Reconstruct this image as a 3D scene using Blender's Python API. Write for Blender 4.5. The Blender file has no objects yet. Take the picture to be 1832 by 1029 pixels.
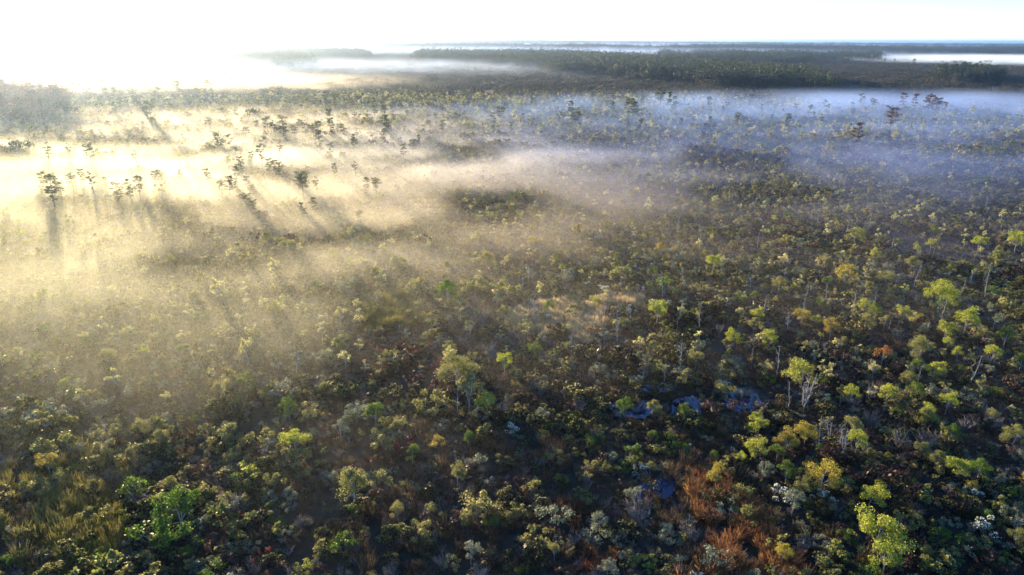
import bpy, math, random
import numpy as np
from mathutils import Matrix, Vector

rng = np.random.default_rng(7)
random.seed(7)
scn = bpy.context.scene
col = scn.collection

# ------------------------------------------------------------------ camera
PW, PH, FPX = 1832.0, 1029.0, 1261.0
CAM_H = 42.0
PITCH = math.radians(19.4)
ROLL = math.radians(0.30)
cam_d = bpy.data.cameras.new('camera')
cam = bpy.data.objects.new('camera', cam_d)
col.objects.link(cam)
cam_d.sensor_width = 36.0
cam_d.lens = 36.0 * FPX / PW
cam_d.clip_start = 0.5
cam_d.clip_end = 90000
CAM_M = Matrix.Translation((0, 0, CAM_H)) @ Matrix.Rotation(math.radians(90) - PITCH, 4, 'X') @ Matrix.Rotation(ROLL, 4, 'Z')
cam.matrix_world = CAM_M
scn.camera = cam
CM = np.array(CAM_M)
R3 = CM[:3, :3]
C0 = CM[:3, 3]

def ray(px, py):
    d = R3 @ np.array([(px - PW / 2) / FPX, -(py - PH / 2) / FPX, -1.0])
    return d

def at(px, py, z=0.0):
    """world point where the sight line through a photo pixel meets height z"""
    d = ray(px, py)
    if d[2] > -1e-3:
        d[2] = -1e-3
    t = (z - C0[2]) / d[2]
    return C0 + d * t, t

def to_px(P):
    q = (np.asarray(P) - C0) @ R3
    dep = np.maximum(-q[..., 2], 1e-3)
    return PW / 2 + FPX * q[..., 0] / dep, PH / 2 - FPX * q[..., 1] / dep, -q[..., 2]

# ------------------------------------------------------------------ sky, sun, exposure
SUN_EL = math.radians(7.2)
SUN_AZ = math.radians(-31.5)          # clockwise from +Y
world = bpy.data.worlds.new("World")
scn.world = world
world.use_nodes = True
wn = world.node_tree
bg = wn.nodes['Background']
sky = wn.nodes.new('ShaderNodeTexSky')
sky.sky_type = 'NISHITA'
sky.sun_disc = False
sky.sun_elevation = SUN_EL
sky.sun_rotation = SUN_AZ
sky.altitude = 2500
sky.air_density = 1.0
sky.dust_density = 0.0
sky.ozone_density = 4.0
wn.links.new(sky.outputs[0], bg.inputs[0])
bg.inputs[1].default_value = 0.15
sd = bpy.data.lights.new('sun', 'SUN')
sd.energy = 5.0
sd.angle = math.radians(0.5)
sd.color = (1.0, 0.77, 0.46)
sun = bpy.data.objects.new('sun', sd)
col.objects.link(sun)
sdir = Vector((math.sin(SUN_AZ) * math.cos(SUN_EL), math.cos(SUN_AZ) * math.cos(SUN_EL), math.sin(SUN_EL)))
sun.rotation_euler = sdir.to_track_quat('Z', 'Y').to_euler()
sun.location = sdir * 200
scn.view_settings.view_transform = 'Standard'
scn.view_settings.look = 'None'
scn.view_settings.exposure = 1.8
scn.view_settings.gamma = 1.0
scn.render.engine = 'CYCLES'
cy = scn.cycles
cy.use_denoising = True
scn.render.filter_size = 0.9
cy.max_bounces = 6
cy.diffuse_bounces = 2
cy.glossy_bounces = 2
cy.transmission_bounces = 3
cy.transparent_max_bounces = 8
cy.volume_bounces = 1
cy.volume_step_rate = 1.0
cy.volume_max_steps = 256
cy.use_adaptive_sampling = True
cy.adaptive_threshold = 0.02
cy.sample_clamp_indirect = 6

# ------------------------------------------------------------------ materials
def new_mat(name):
    m = bpy.data.materials.new(name)
    m.use_nodes = True
    nt = m.node_tree
    nt.nodes.clear()
    return m, nt

def N(nt, t, **kw):
    n = nt.nodes.new(t)
    for k, v in kw.items():
        setattr(n, k, v)
    return n

def ramp(nt, stops):
    r = N(nt, 'ShaderNodeValToRGB')
    e = r.color_ramp.elements
    while len(e) < len(stops):
        e.new(0.5)
    for el, (p, c) in zip(e, stops):
        el.position = p
        el.color = (c[0], c[1], c[2], 1)
    return r

def leaf_mat(name, cols, transl=0.4, vary=0.25, big=0.03, gloss=0.5):
    """foliage: colour picked per plant and by broad patches, broken up leaf by leaf"""
    m, nt = new_mat(name)
    L = nt.links.new
    oi = N(nt, 'ShaderNodeObjectInfo')
    tc = N(nt, 'ShaderNodeNewGeometry')
    patch = N(nt, 'ShaderNodeTexNoise'); patch.inputs['Scale'].default_value = big; patch.inputs['Detail'].default_value = 2
    L(oi.outputs['Location'], patch.inputs['Vector'])
    a = N(nt, 'ShaderNodeMath', operation='MULTIPLY_ADD'); a.inputs[1].default_value = 0.55
    L(oi.outputs['Random'], a.inputs[0]); 
    b = N(nt, 'ShaderNodeMath', operation='MULTIPLY_ADD'); b.inputs[1].default_value = 1.5; b.inputs[2].default_value = -0.5
    L(patch.outputs['Fac'], b.inputs[0]); L(b.outputs[0], a.inputs[2])
    n = len(cols)
    r = ramp(nt, [(i / max(n - 1, 1), c) for i, c in enumerate(cols)])
    L(a.outputs[0], r.inputs[0])
    # leaf by leaf
    hs = N(nt, 'ShaderNodeHueSaturation')
    rp = tc.outputs['Random Per Island']
    v = N(nt, 'ShaderNodeMapRange'); v.inputs['To Min'].default_value = 1 - vary * 1.6; v.inputs['To Max'].default_value = 1 + vary * 2.2
    L(rp, v.inputs['Value']); L(v.outputs[0], hs.inputs['Value'])
    h = N(nt, 'ShaderNodeMapRange'); h.inputs['To Min'].default_value = 0.47; h.inputs['To Max'].default_value = 0.53
    mul = N(nt, 'ShaderNodeMath', operation='FRACT'); m7 = N(nt, 'ShaderNodeMath', operation='MULTIPLY'); m7.inputs[1].default_value = 7.31
    L(rp, m7.inputs[0]); L(m7.outputs[0], mul.inputs[0]); L(mul.outputs[0], h.inputs['Value']); L(h.outputs[0], hs.inputs['Hue'])
    L(r.outputs[0], hs.inputs['Color'])
    p = N(nt, 'ShaderNodeBsdfPrincipled'); p.inputs['Roughness'].default_value = gloss; p.inputs['Specular IOR Level'].default_value = 0.22
    t = N(nt, 'ShaderNodeBsdfTranslucent')
    br = N(nt, 'ShaderNodeHueSaturation'); br.inputs['Value'].default_value = 1.5; br.inputs['Saturation'].default_value = 1.15
    L(hs.outputs[0], p.inputs['Base Color']); L(hs.outputs[0], br.inputs['Color']); L(br.outputs[0], t.inputs['Color'])
    mx = N(nt, 'ShaderNodeMixShader'); mx.inputs[0].default_value = transl
    L(p.outputs[0], mx.inputs[1]); L(t.outputs[0], mx.inputs[2])
    o = N(nt, 'ShaderNodeOutputMaterial'); L(mx.outputs[0], o.inputs[0])
    return m

def bark_mat(name, c0, c1, scale=6):
    m, nt = new_mat(name)
    L = nt.links.new
    tc = N(nt, 'ShaderNodeTexCoord')
    nz = N(nt, 'ShaderNodeTexNoise'); nz.inputs['Scale'].default_value = scale; nz.inputs['Detail'].default_value = 5
    L(tc.outputs['Object'], nz.inputs['Vector'])
    r = ramp(nt, [(0.3, c0), (0.7, c1)]); L(nz.outputs['Fac'], r.inputs[0])
    p = N(nt, 'ShaderNodeBsdfPrincipled'); p.inputs['Roughness'].default_value = 0.85
    L(r.outputs[0], p.inputs['Base Color'])
    o = N(nt, 'ShaderNodeOutputMaterial'); L(p.outputs[0], o.inputs[0])
    return m

M = {}
M['pine'] = leaf_mat('pine_needles', [(.020, .038, .012), (.035, .055, .016), (.060, .075, .022)], .25, .3)
M['lime'] = leaf_mat('lime_leaves', [(.20, .24, .05), (.28, .30, .065), (.24, .25, .07)], .5, .32)
M['green'] = leaf_mat('green_leaves', [(.06, .11, .02), (.09, .14, .03), (.12, .15, .035)], .45, .25)
M['olive'] = leaf_mat('olive_leaves', [(.14, .15, .055), (.19, .19, .07), (.23, .21, .09)], .45, .3)
M['khaki'] = leaf_mat('khaki_leaves', [(.27, .27, .12), (.36, .34, .16), (.40, .37, .20)], .5, .35)
M['gold'] = leaf_mat('golden_leaves', [(.24, .21, .05), (.30, .26, .065), (.25, .19, .055)], .45, .22)
M['rust'] = leaf_mat('rust_leaves', [(.30, .15, .06), (.34, .19, .07), (.24, .11, .045)], .35, .3)
M['brown'] = leaf_mat('cypress_needles', [(.085, .035, .02), (.11, .05, .025)], .15, .3)
M['red'] = leaf_mat('red_leaves', [(.14, .03, .02), (.20, .05, .03)], .4, .3)
M['sage'] = leaf_mat('sage_leaves', [(.12, .15, .10), (.17, .19, .13), (.14, .15, .12)], .35, .25)
M['white'] = leaf_mat('white_blossom', [(.62, .62, .54), (.74, .73, .66)], .3, .12)
M['scrub'] = leaf_mat('scrub_shaded_leaves', [(.006, .011, .006), (.011, .017, .007), (.024, .026, .012), (.020, .013, .012), (.034, .038, .014), (.010, .014, .014)], .38, .35, .02)  # leaf colour darkened to imitate the shaded gaps in the scrub
M['scrub_lit'] = leaf_mat('scrub_lit_tips', [(.09, .11, .035), (.15, .16, .055), (.19, .165, .065), (.13, .15, .09)], .42, .3, .03)  # same scrub in a paler colour, imitating sunlit tips
M['maroon'] = leaf_mat('maroon_leaves', [(.035, .010, .012), (.055, .014, .016), (.04, .02, .018)], .35, .3)
M['twig'] = bark_mat('grey_twigs', (.10, .085, .08), (.22, .19, .185))
M['heath'] = leaf_mat('heath_leaves', [(.045, .022, .022), (.07, .045, .035), (.05, .035, .04)], .35, .4)
M['grass_tan'] = leaf_mat('tan_blades', [(.42, .31, .18), (.50, .40, .24), (.36, .24, .13)], .4, .3)
M['grass_rust'] = leaf_mat('rusty_blades', [(.20, .11, .06), (.30, .17, .09), (.15, .075, .045), (.22, .09, .05)], .4, .3)
M['grass_olive'] = leaf_mat('olive_blades', [(.12, .12, .045), (.19, .17, .06), (.08, .09, .035)], .4, .3)
M['grass_dull'] = leaf_mat('dull_blades', [(.07, .055, .035), (.12, .09, .055), (.09, .05, .035)], .35, .35)
M['bark'] = bark_mat('pine_bark', (.045, .032, .025), (.11, .08, .06))
M['pale_bark'] = bark_mat('pale_bark', (.22, .20, .18), (.42, .39, .36))
M['dead_wood'] = bark_mat('dead_wood', (.20, .18, .165), (.44, .42, .39))
M['far'] = leaf_mat('far_canopy', [(.010, .020, .008), (.022, .034, .012), (.055, .065, .026)], .25, .5, .004)
M['far_marsh'] = leaf_mat('far_marsh_scrub', [(.016, .022, .012), (.030, .032, .018), (.038, .030, .022), (.022, .028, .015)], .3, .4, .004)

# ground: dark wet peat with patches of moss and litter
m, nt = new_mat('peat'); L = nt.links.new
tc = N(nt, 'ShaderNodeNewGeometry')
n1 = N(nt, 'ShaderNodeTexNoise'); n1.inputs['Scale'].default_value = .03; n1.inputs['Detail'].default_value = 8
n2 = N(nt, 'ShaderNodeTexNoise'); n2.inputs['Scale'].default_value = 1.3; n2.inputs['Detail'].default_value = 6
L(tc.outputs['Position'], n1.inputs['Vector']); L(tc.outputs['Position'], n2.inputs['Vector'])
r1 = ramp(nt, [(.35, (.008, .009, .007)), (.5, (.016, .017, .010)), (.65, (.022, .017, .013))])
r2 = ramp(nt, [(.35, (.5, .5, .5)), (.7, (1.6, 1.5, 1.4))])
mx = N(nt, 'ShaderNodeMix', data_type='RGBA', blend_type='MULTIPLY'); mx.inputs[0].default_value = 1
L(n1.outputs['Fac'], r1.inputs[0]); L(n2.outputs['Fac'], r2.inputs[0]); L(r1.outputs[0], mx.inputs[6]); L(r2.outputs[0], mx.inputs[7])
p = N(nt, 'ShaderNodeBsdfPrincipled'); p.inputs['Roughness'].default_value = .9
bp = N(nt, 'ShaderNodeBump'); bp.inputs['Strength'].default_value = .6; bp.inputs['Distance'].default_value = .3
L(n2.outputs['Fac'], bp.inputs['Height']); L(bp.outputs[0], p.inputs['Normal']); L(mx.outputs[2], p.inputs['Base Color'])
o = N(nt, 'ShaderNodeOutputMaterial'); L(p.outputs[0], o.inputs[0])
M['peat'] = m
m, nt = new_mat('bog_water'); L = nt.links.new
p = N(nt, 'ShaderNodeBsdfPrincipled'); p.inputs['Base Color'].default_value = (.006, .018, .065, 1); p.inputs['Roughness'].default_value = .04  # blue base colour stands in for reflected sky
p.inputs['IOR'].default_value = 1.33
nz = N(nt, 'ShaderNodeTexNoise'); nz.inputs['Scale'].default_value = 2.0
tc = N(nt, 'ShaderNodeNewGeometry'); L(tc.outputs['Position'], nz.inputs['Vector'])
bp = N(nt, 'ShaderNodeBump'); bp.inputs['Strength'].default_value = .15; bp.inputs['Distance'].default_value = .05
L(nz.outputs['Fac'], bp.inputs['Height']); L(bp.outputs[0], p.inputs['Normal'])
o = N(nt, 'ShaderNodeOutputMaterial'); L(p.outputs[0], o.inputs[0])
M['water'] = m

# ------------------------------------------------------------------ mesh helpers
def mk_mesh(name, parts):
    """parts: list of (verts (n,3), quads (m,4), material)"""
    vs, fs, mi, mats = [], [], [], []
    off = 0
    for v, f, mat in parts:
        if len(v) == 0:
            continue
        if mat not in mats:
            mats.append(mat)
        vs.append(np.asarray(v, dtype=np.float32)); fs.append(np.asarray(f, dtype=np.int32) + off)
        mi.append(np.full(len(f), mats.index(mat), dtype=np.int32))
        off += len(v)
    V = np.concatenate(vs); F = np.concatenate(fs); MI = np.concatenate(mi)
    me = bpy.data.meshes.new(name)
    me.vertices.add(len(V)); me.vertices.foreach_set('co', V.ravel())
    me.loops.add(F.size); me.loops.foreach_set('vertex_index', F.ravel())
    me.polygons.add(len(F)); me.polygons.foreach_set('loop_start', np.arange(len(F), dtype=np.int32) * 4)
    me.polygons.foreach_set('material_index', MI)
    for mt in mats:
        me.materials.append(mt)
    me.update(calc_edges=True)
    return me

def cards(P, Nn, L_, W_, bend=0.0):
    """leaf quads (pointed lozenges) at P, facing roughly Nn"""
    n = len(P)
    Nn = Nn / (np.linalg.norm(Nn, axis=1, keepdims=True) + 1e-9)
    r = rng.normal(size=(n, 3))
    T = np.cross(Nn, r); T /= (np.linalg.norm(T, axis=1, keepdims=True) + 1e-9)
    B = np.cross(Nn, T)
    L_ = np.broadcast_to(L_, (n,))[:, None]; W_ = np.broadcast_to(W_, (n,))[:, None]
    k = rng.uniform(-.35, .35, (n, 1))
    v = np.stack([P - T * L_ * .5, P + B * W_ * .5 + T * L_ * k * .5, P + T * L_ * .5, P - B * W_ * .5 + T * L_ * k * .5], 1).reshape(-1, 3)
    return v, np.arange(4 * n).reshape(-1, 4)

def tube(path, rad, sides=6):
    path = np.asarray(path, float); n = len(path)
    rad = np.broadcast_to(rad, (n,))
    tan = np.gradient(path, axis=0); tan /= (np.linalg.norm(tan, axis=1, keepdims=True) + 1e-9)
    ref = np.array([1., 0, 0]) if abs(tan[0][0]) < .8 else np.array([0, 1., 0])
    a = np.cross(tan, ref); a /= (np.linalg.norm(a, axis=1, keepdims=True) + 1e-9)
    b = np.cross(tan, a)
    th = np.linspace(0, 2 * math.pi, sides, endpoint=False)
    V = (path[:, None] + rad[:, None, None] * (np.cos(th)[None, :, None] * a[:, None] + np.sin(th)[None, :, None] * b[:, None])).reshape(-1, 3)
    F = []
    for i in range(n - 1):
        for j in range(sides):
            k = (j + 1) % sides
            F.append((i * sides + j, i * sides + k, (i + 1) * sides + k, (i + 1) * sides + j))
    F.append(tuple((n - 1) * sides + q for q in (0, 1, sides // 2, sides - 1)))
    return V, np.array(F)

def join(lst):
    vs, fs, off = [], [], 0
    for v, f in lst:
        vs.append(v); fs.append(f + off); off += len(v)
    return np.concatenate(vs), np.concatenate(fs)

def dome(c, r, n, up=.35, hole=0.0):
    """n points over the outer shell of an ellipsoid clump, thinner underneath"""
    d = rng.normal(size=(n * 2, 3)); d /= np.linalg.norm(d, axis=1, keepdims=True)
    d = d[rng.random(len(d)) < np.clip(.45 + up + d[:, 2] * .6, 0, 1)][:n]
    k = rng.uniform(.4, 1.25, (len(d), 1)) ** .8
    return np.asarray(c) + d * k * np.asarray(r), d

def leafy(clumps, n_per, size, mat, asp=.6):
    Ps, Ns = [], []
    for c, r in clumps:
        p, d = dome(c, r, n_per)
        Ps.append(p); Ns.append(d)
    P = np.concatenate(Ps); D = np.concatenate(Ns)
    Nn = D + rng.normal(size=D.shape) * .75 + np.array([0, 0, .25])
    s = size * rng.uniform(.6, 1.35, len(P))
    v, f = cards(P, Nn, s, s * asp)
    return v, f, mat

# prototypes are measured in units of their own height/width = metres at scale 1
def proto_broad(mat, h=5.0, w=3.4, bare=.35, nl=11, n_per=150, leaf=.20, trunk=None, multi=1):
    """round-lobed little tree"""
    zc = h * (bare + (1 - bare) * .5); rz = h * (1 - bare) * .5; rx = w * .5
    cl = []
    for i in range(nl):
        t = i / nl
        d = rng.normal(size=3); d /= np.linalg.norm(d)
        d[2] = abs(d[2]) * 1.3 - .55
        k = rng.uniform(.45, 1.02)
        rr = rng.uniform(.2, .42) * rx
        cl.append((np.array([d[0] * rx * k, d[1] * rx * k, zc + d[2] * rz * k]), np.array([rr, rr, rr * rng.uniform(.6, .85)])))
    cr = [leafy(cl, n_per, leaf, mat)]
    tb = []
    for s in range(multi):
        lean = rng.normal(size=2) * (.06 * h if multi > 1 else .03 * h)
        zz = np.linspace(-.2, zc, 7)
        u = np.clip(zz / zc, 0, 1)
        off = rng.normal(size=2) * (.25 if multi > 1 else 0)
        path = np.stack([off[0] + lean[0] * u ** 1.5 + rng.normal(size=7) * .03, off[1] + lean[1] * u ** 1.5 + rng.normal(size=7) * .03, zz], 1)
        tb.append(tube(path, np.linspace(.085, .035, 7) * h / 5))
    top = path[-2]
    for c, r in cl[:8]:
        st = path[rng.integers(3, 6)]
        mid = (st + c) / 2 + np.array([0, 0, -.1])
        tb.append(tube([st, mid, c], [.035, .022, .008], 4))
    tv, tf = join(tb)
    return mk_mesh('crown', cr), mk_mesh('trunk', [(tv, tf, trunk or M['pale_bark'])])

def proto_pine(mat, h=11.0, spread=2.4, start=.5, tiers=6, flat=.32, leaf=.26, n_per=120, sparse=1.0):
    zz = np.linspace(-.3, h * .97, 10)
    lean = rng.normal(size=2) * .035 * h
    wob = np.cumsum(rng.normal(size=(10, 2)) * .05, 0)
    path = np.stack([lean[0] * (zz / h) + wob[:, 0], lean[1] * (zz / h) + wob[:, 1], zz], 1)
    tb = [tube(path, np.linspace(.17, .05, 10) * h / 11)]
    cl = []
    for t in range(tiers):
        u = start + (1 - start) * (t + rng.uniform(-.3, .3)) / (tiers - 1)
        u = min(max(u, start * .8), .98)
        p0 = np.array([np.interp(u * h, zz, path[:, i]) for i in range(3)])
        nb = rng.integers(2, 4)
        a0 = rng.uniform(0, 6.28)
        for b in range(nb):
            if rng.random() > sparse:
                continue
            a = a0 + b * 6.28 / nb + rng.normal() * .5
            ln = spread * (1.0 - .55 * abs((u - start) / (1 - start) - .45)) * rng.uniform(.4, 1.0)
            tip = p0 + np.array([math.cos(a) * ln, math.sin(a) * ln, ln * rng.uniform(.1, .5)])
            tb.append(tube([p0, (p0 + tip) / 2 + np.array([0, 0, .1 * ln]), tip], [.05, .035, .012], 4))
            for q in (1.0, .62):
                if q < 1 and ln < spread * .5:
                    continue
                rr = rng.uniform(.36, .7) * spread * .5
                cl.append((p0 + (tip - p0) * q + np.array([0, 0, .12]), np.array([rr, rr, rr * flat * rng.uniform(.8, 1.6)])))
    cl.append((path[-1], np.array([.22, .22, .16]) * spread))
    cr = [leafy(cl, n_per, leaf, mat, .35)]
    tv, tf = join(tb)
    return mk_mesh('crown', cr), mk_mesh('trunk', [(tv, tf, M['bark'])])

def proto_bush(mat, w=2.2, h=1.5, nl=9, n_per=75, leaf=.15, tip=None, stem=None):
    cl = []
    for i in range(nl):
        a = rng.uniform(0, 6.28); k = math.sqrt(rng.random()) * .5
        rr = rng.uniform(.14, .36) * w * .5 * 1.1
        z = h * (1 - (k * 1.5) ** 2 * .6) * rng.uniform(.35, 1.0)
        cl.append((np.array([math.cos(a) * k * w, math.sin(a) * k * w, z]), np.array([rr, rr, rr * .75])))
    parts = [leafy(cl, n_per, leaf, mat)]
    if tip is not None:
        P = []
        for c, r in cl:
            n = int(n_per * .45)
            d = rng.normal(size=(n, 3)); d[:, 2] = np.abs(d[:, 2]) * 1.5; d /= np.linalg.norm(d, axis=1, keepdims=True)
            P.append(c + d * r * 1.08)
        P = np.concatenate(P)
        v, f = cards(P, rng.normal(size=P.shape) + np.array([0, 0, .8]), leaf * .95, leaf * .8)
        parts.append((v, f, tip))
    tb = []
    for c, r in cl[:7]:
        b = np.array([c[0] * .15, c[1] * .15, -.1])
        tb.append(tube([b, (b + c) / 2 + rng.normal(size=3) * .06, c], [.035, .024, .01], 4))
    tv, tf = join(tb)
    return mk_mesh('foliage', parts), mk_mesh('stem', [(tv, tf, stem or M['twig'])])

def proto_snag(h=7.0, nb=9, mat=None, multi=1, fan=.25):
    trunks, brs = [], []
    for s in range(multi):
        lean = rng.normal(size=2) * h * (.05 + (.09 if multi > 1 else 0))
        zz = np.linspace(-.3, h * rng.uniform(.8, 1.0), 9)
        u = np.clip(zz / h, 0, 1)
        off = rng.normal(size=2) * (.3 if multi > 1 else 0)
        path = np.stack([off[0] + lean[0] * u + rng.normal(size=9) * .05, off[1] + lean[1] * u + rng.normal(size=9) * .05, zz], 1)
        trunks.append(tube(path, np.linspace(.13, .03, 9) * (h / 7) ** .7))
        for b in range(nb):
            i = rng.integers(3, 9)
            a = rng.uniform(0, 6.28); ln = h * fan * rng.uniform(.3, 1.0) * (1.2 - u[i] * .5)
            p0 = path[i]
            tip = p0 + np.array([math.cos(a) * ln * .7, math.sin(a) * ln * .7, ln * rng.uniform(.3, 1)])
            mid = (p0 + tip) / 2 + rng.normal(size=3) * .08 * ln
            brs.append(tube([p0, mid, tip], [.04, .028, .01], 4))
            for q in range(2):
                t2 = mid + rng.normal(size=3) * ln * .3 + np.array([0, 0, ln * .2])
                brs.append(tube([mid, (mid + t2) / 2 + rng.normal(size=3) * .02, t2], [.022, .015, .006], 3))
    a = join(trunks); b = join(brs)
    mat = mat or M['dead_wood']
    return mk_mesh('trunk', [(a[0], a[1], mat)]), mk_mesh('branch', [(b[0], b[1], mat)])

def proto_twiggy(w=1.8, h=1.6, n=26, mat=None):
    """leafless grey brush"""
    tb = []
    for i in range(n):
        a = rng.uniform(0, 6.28); l = rng.uniform(.4, 1)
        p0 = np.array([rng.normal() * .1, rng.normal() * .1, 0])
        p1 = np.array([math.cos(a) * w * .25 * l, math.sin(a) * w * .25 * l, h * .5 * l])
        p2 = np.array([math.cos(a) * w * .5 * l, math.sin(a) * w * .5 * l, h * l]) + rng.normal(size=3) * .1
        tb.append(tube([p0, p1, p2], [.03, .022, .01], 3))
        for q in range(3):
            t = rng.uniform(.3, 1); s = p1 + (p2 - p1) * t
            tb.append(tube([s, s + rng.normal(size=3) * .12 * w + np.array([0, 0, .12 * h])], [.016, .006], 3))
    v, f = join(tb)
    return mk_mesh('brush', [(v, f, mat or M['twig'])])

def proto_grass(mat, w=1.3, h=1.15, n=130, bw=.032, lean=(.18, -.18)):
    """tussock of arching blades"""
    a = rng.uniform(0, 6.28, n); k = np.sqrt(rng.random(n)) * w * .5
    base = np.stack([np.cos(a) * k, np.sin(a) * k, np.zeros(n)], 1)
    out = np.stack([np.cos(a), np.sin(a), np.zeros(n)], 1) * rng.uniform(.05, .38, (n, 1)) * w + np.array([lean[0], lean[1], 0]) * rng.uniform(.3, 1, (n, 1)) + rng.normal(size=(n, 3)) * .07
    hh = h * rng.uniform(.5, 1.1, n)
    tip = base + out; tip[:, 2] = hh
    mid = base + out * .35; mid[:, 2] = hh * .6
    side = np.cross(tip - base, rng.normal(size=(n, 3))); side /= np.linalg.norm(side, axis=1, keepdims=True); side *= bw * .5
    V = np.stack([base - side, base + side, mid + side, mid - side, tip + side * .4, tip - side * .4], 1).reshape(-1, 3)
    i = np.arange(n)[:, None] * 6
    F = np.concatenate([i + np.array([[0, 1, 2, 3]]), i + np.array([[3, 2, 4, 5]])])
    return mk_mesh('tussock', [(V, F, mat)])

def proto_patch(R, nb, bw, leaf, mats, h=1.6, n_per=26, trunks=0, th=6):
    """a disc of mixed brush for the far marsh"""
    parts = []
    for k, mt in enumerate(mats):
        cl = []
        for i in range(nb // len(mats)):
            a = rng.uniform(0, 6.28); r = math.sqrt(rng.random()) * R
            s = rng.uniform(.5, 1.25)
            cl.append((np.array([math.cos(a) * r, math.sin(a) * r, h * .5 * s]), np.array([bw * .5 * s, bw * .5 * s, h * .55 * s])))
        parts.append(leafy(cl, n_per, leaf, mt))
    if trunks:
        tb = []
        for i in range(trunks):
            a = rng.uniform(0, 6.28); r = math.sqrt(rng.random()) * R
            x, y = math.cos(a) * r, math.sin(a) * r
            hh = th * rng.uniform(.5, 1)
            tb.append(tube([(x, y, 0), (x + rng.normal() * .2, y + rng.normal() * .2, hh)], [.09, .05], 3))
        v, f = join(tb); parts.append((v, f, M['bark']))
    return mk_mesh('patch', parts)

def tag(o, label=None, cat=None, group=None, kind=None):
    if label: o['label'] = label
    if cat: o['category'] = cat
    if group: o['group'] = group
    if kind: o['kind'] = kind
    return o

def link(name, me, parent=None, loc=(0, 0, 0)):
    o = bpy.data.objects.new(name, me)
    col.objects.link(o); o.location = loc
    if parent: o.parent = parent
    return o

# ------------------------------------------------------------------ terrain
def vnoise(x, y, s, seed=0):
    """cheap value noise 0..1"""
    x = x / s + seed * 17.3; y = y / s + seed * 9.1
    xi, yi = np.floor(x).astype(int), np.floor(y).astype(int); fx, fy = x - xi, y - yi
    fx = fx * fx * (3 - 2 * fx); fy = fy * fy * (3 - 2 * fy)
    def h(a, b):
        v = np.sin(a * 127.1 + b * 311.7 + seed * 74.7) * 43758.5453
        return v - np.floor(v)
    return (h(xi, yi) * (1 - fx) + h(xi + 1, yi) * fx) * (1 - fy) + (h(xi, yi + 1) * (1 - fx) + h(xi + 1, yi + 1) * fx) * fy

def smooth(a, b, x):
    t = np.clip((x - a) / (b - a), 0, 1); return t * t * (3 - 2 * t)

def height(x, y):
    x = np.asarray(x, float); y = np.asarray(y, float)
    r = np.hypot(x, y); az = np.degrees(np.arctan2(x, y))
    z = .18 * np.sin(x * .09 + 1.3) * np.cos(y * .07) + .1 * np.sin(x * .23 + y * .19)
    far = smooth(3000, 7000, r)
    ridge = 26 * (vnoise(x, y, 1700, 21) - .45) + 10 * (vnoise(x, y, 700, 22) - .4)
    cen = np.exp(-((az + 1.5) / 9) ** 2) * 12 * smooth(5500, 7500, r)
    return z + far * (np.clip(ridge, 0, 40) + cen)

na, rs = 360, np.concatenate([[0.0], np.geomspace(8, 60000, 120)])
th = np.linspace(0, 2 * math.pi, na, endpoint=False)
X = rs[:, None] * np.sin(th)[None]; Y = rs[:, None] * np.cos(th)[None]
Z = height(X, Y) * (rs[:, None] < 20000)
V = np.stack([X, Y, Z], 2).reshape(-1, 3)
ii, jj = np.meshgrid(np.arange(len(rs) - 1), np.arange(na), indexing='ij')
F = np.stack([ii * na + jj, ii * na + (jj + 1) % na, (ii + 1) * na + (jj + 1) % na, (ii + 1) * na + jj], 2).reshape(-1, 4)[:, ::-1]
g = link('ground', mk_mesh('ground', [(V, F, M['peat'])]))
tag(g, 'dark wet peat ground of the bog under the scrub', kind='structure')

# pools, defined by outline pixels on the ground
POOLS = [[(1205, 715), (1240, 708), (1262, 722), (1256, 742), (1228, 752), (1200, 742)],
         [(1296, 690), (1345, 700), (1368, 722), (1330, 742), (1298, 730), (1285, 708)],
         [(1085, 722), (1150, 716), (1180, 735), (1150, 750), (1100, 745)],
         [(1135, 690), (1190, 684), (1215, 696), (1180, 706), (1140, 704)],
         [(1135, 872), (1190, 852), (1212, 864), (1200, 890), (1160, 900), (1130, 890)]]
def pool_mesh(pts):
    P = np.array([at(a, b, .25)[0][:2] for a, b in pts])
    c = P.mean(0)
    ang = np.linspace(0, 1, 40, endpoint=False)
    idx = ang * len(P); i0 = idx.astype(int); f = idx - i0; f = f * f * (3 - 2 * f)
    Q = P[i0] * (1 - f)[:, None] + P[(i0 + 1) % len(P)] * f[:, None]
    Q = c + (Q - c) * (1 + rng.normal(size=(40, 1)) * .05)
    V = np.concatenate([[[c[0], c[1], 0]], np.c_[Q, np.zeros(40)]]); V[:, 2] = .3
    F = [(0, 1 + i, 1 + (i + 1) % 40, 1 + (i + 2) % 40) for i in range(0, 40, 2)]
    return mk_mesh('water', [(V, np.array(F), M['water'])])
for i, pts in enumerate(POOLS):
    w = link('water', pool_mesh(pts))
    tag(w, ['deep blue pool of open bog water beside the olive white-topped bush', 'dark blue water patch just left of the white-trunked trees', 'small blue puddle among dull brush', 'thin far puddle in the brush', 'dark teal pool beside the rust grass'][i], kind='structure')

def in_poly(px, py, poly):
    px = np.asarray(px); py = np.asarray(py)
    ins = np.zeros(px.shape, bool); n = len(poly)
    for i in range(n):
        x1, y1 = poly[i]; x2, y2 = poly[(i + 1) % n]
        c = ((y1 > py) != (y2 > py)) & (px < (x2 - x1) * (py - y1) / ((y2 - y1) or 1e-9) + x1)
        ins ^= c
    return ins

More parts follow.
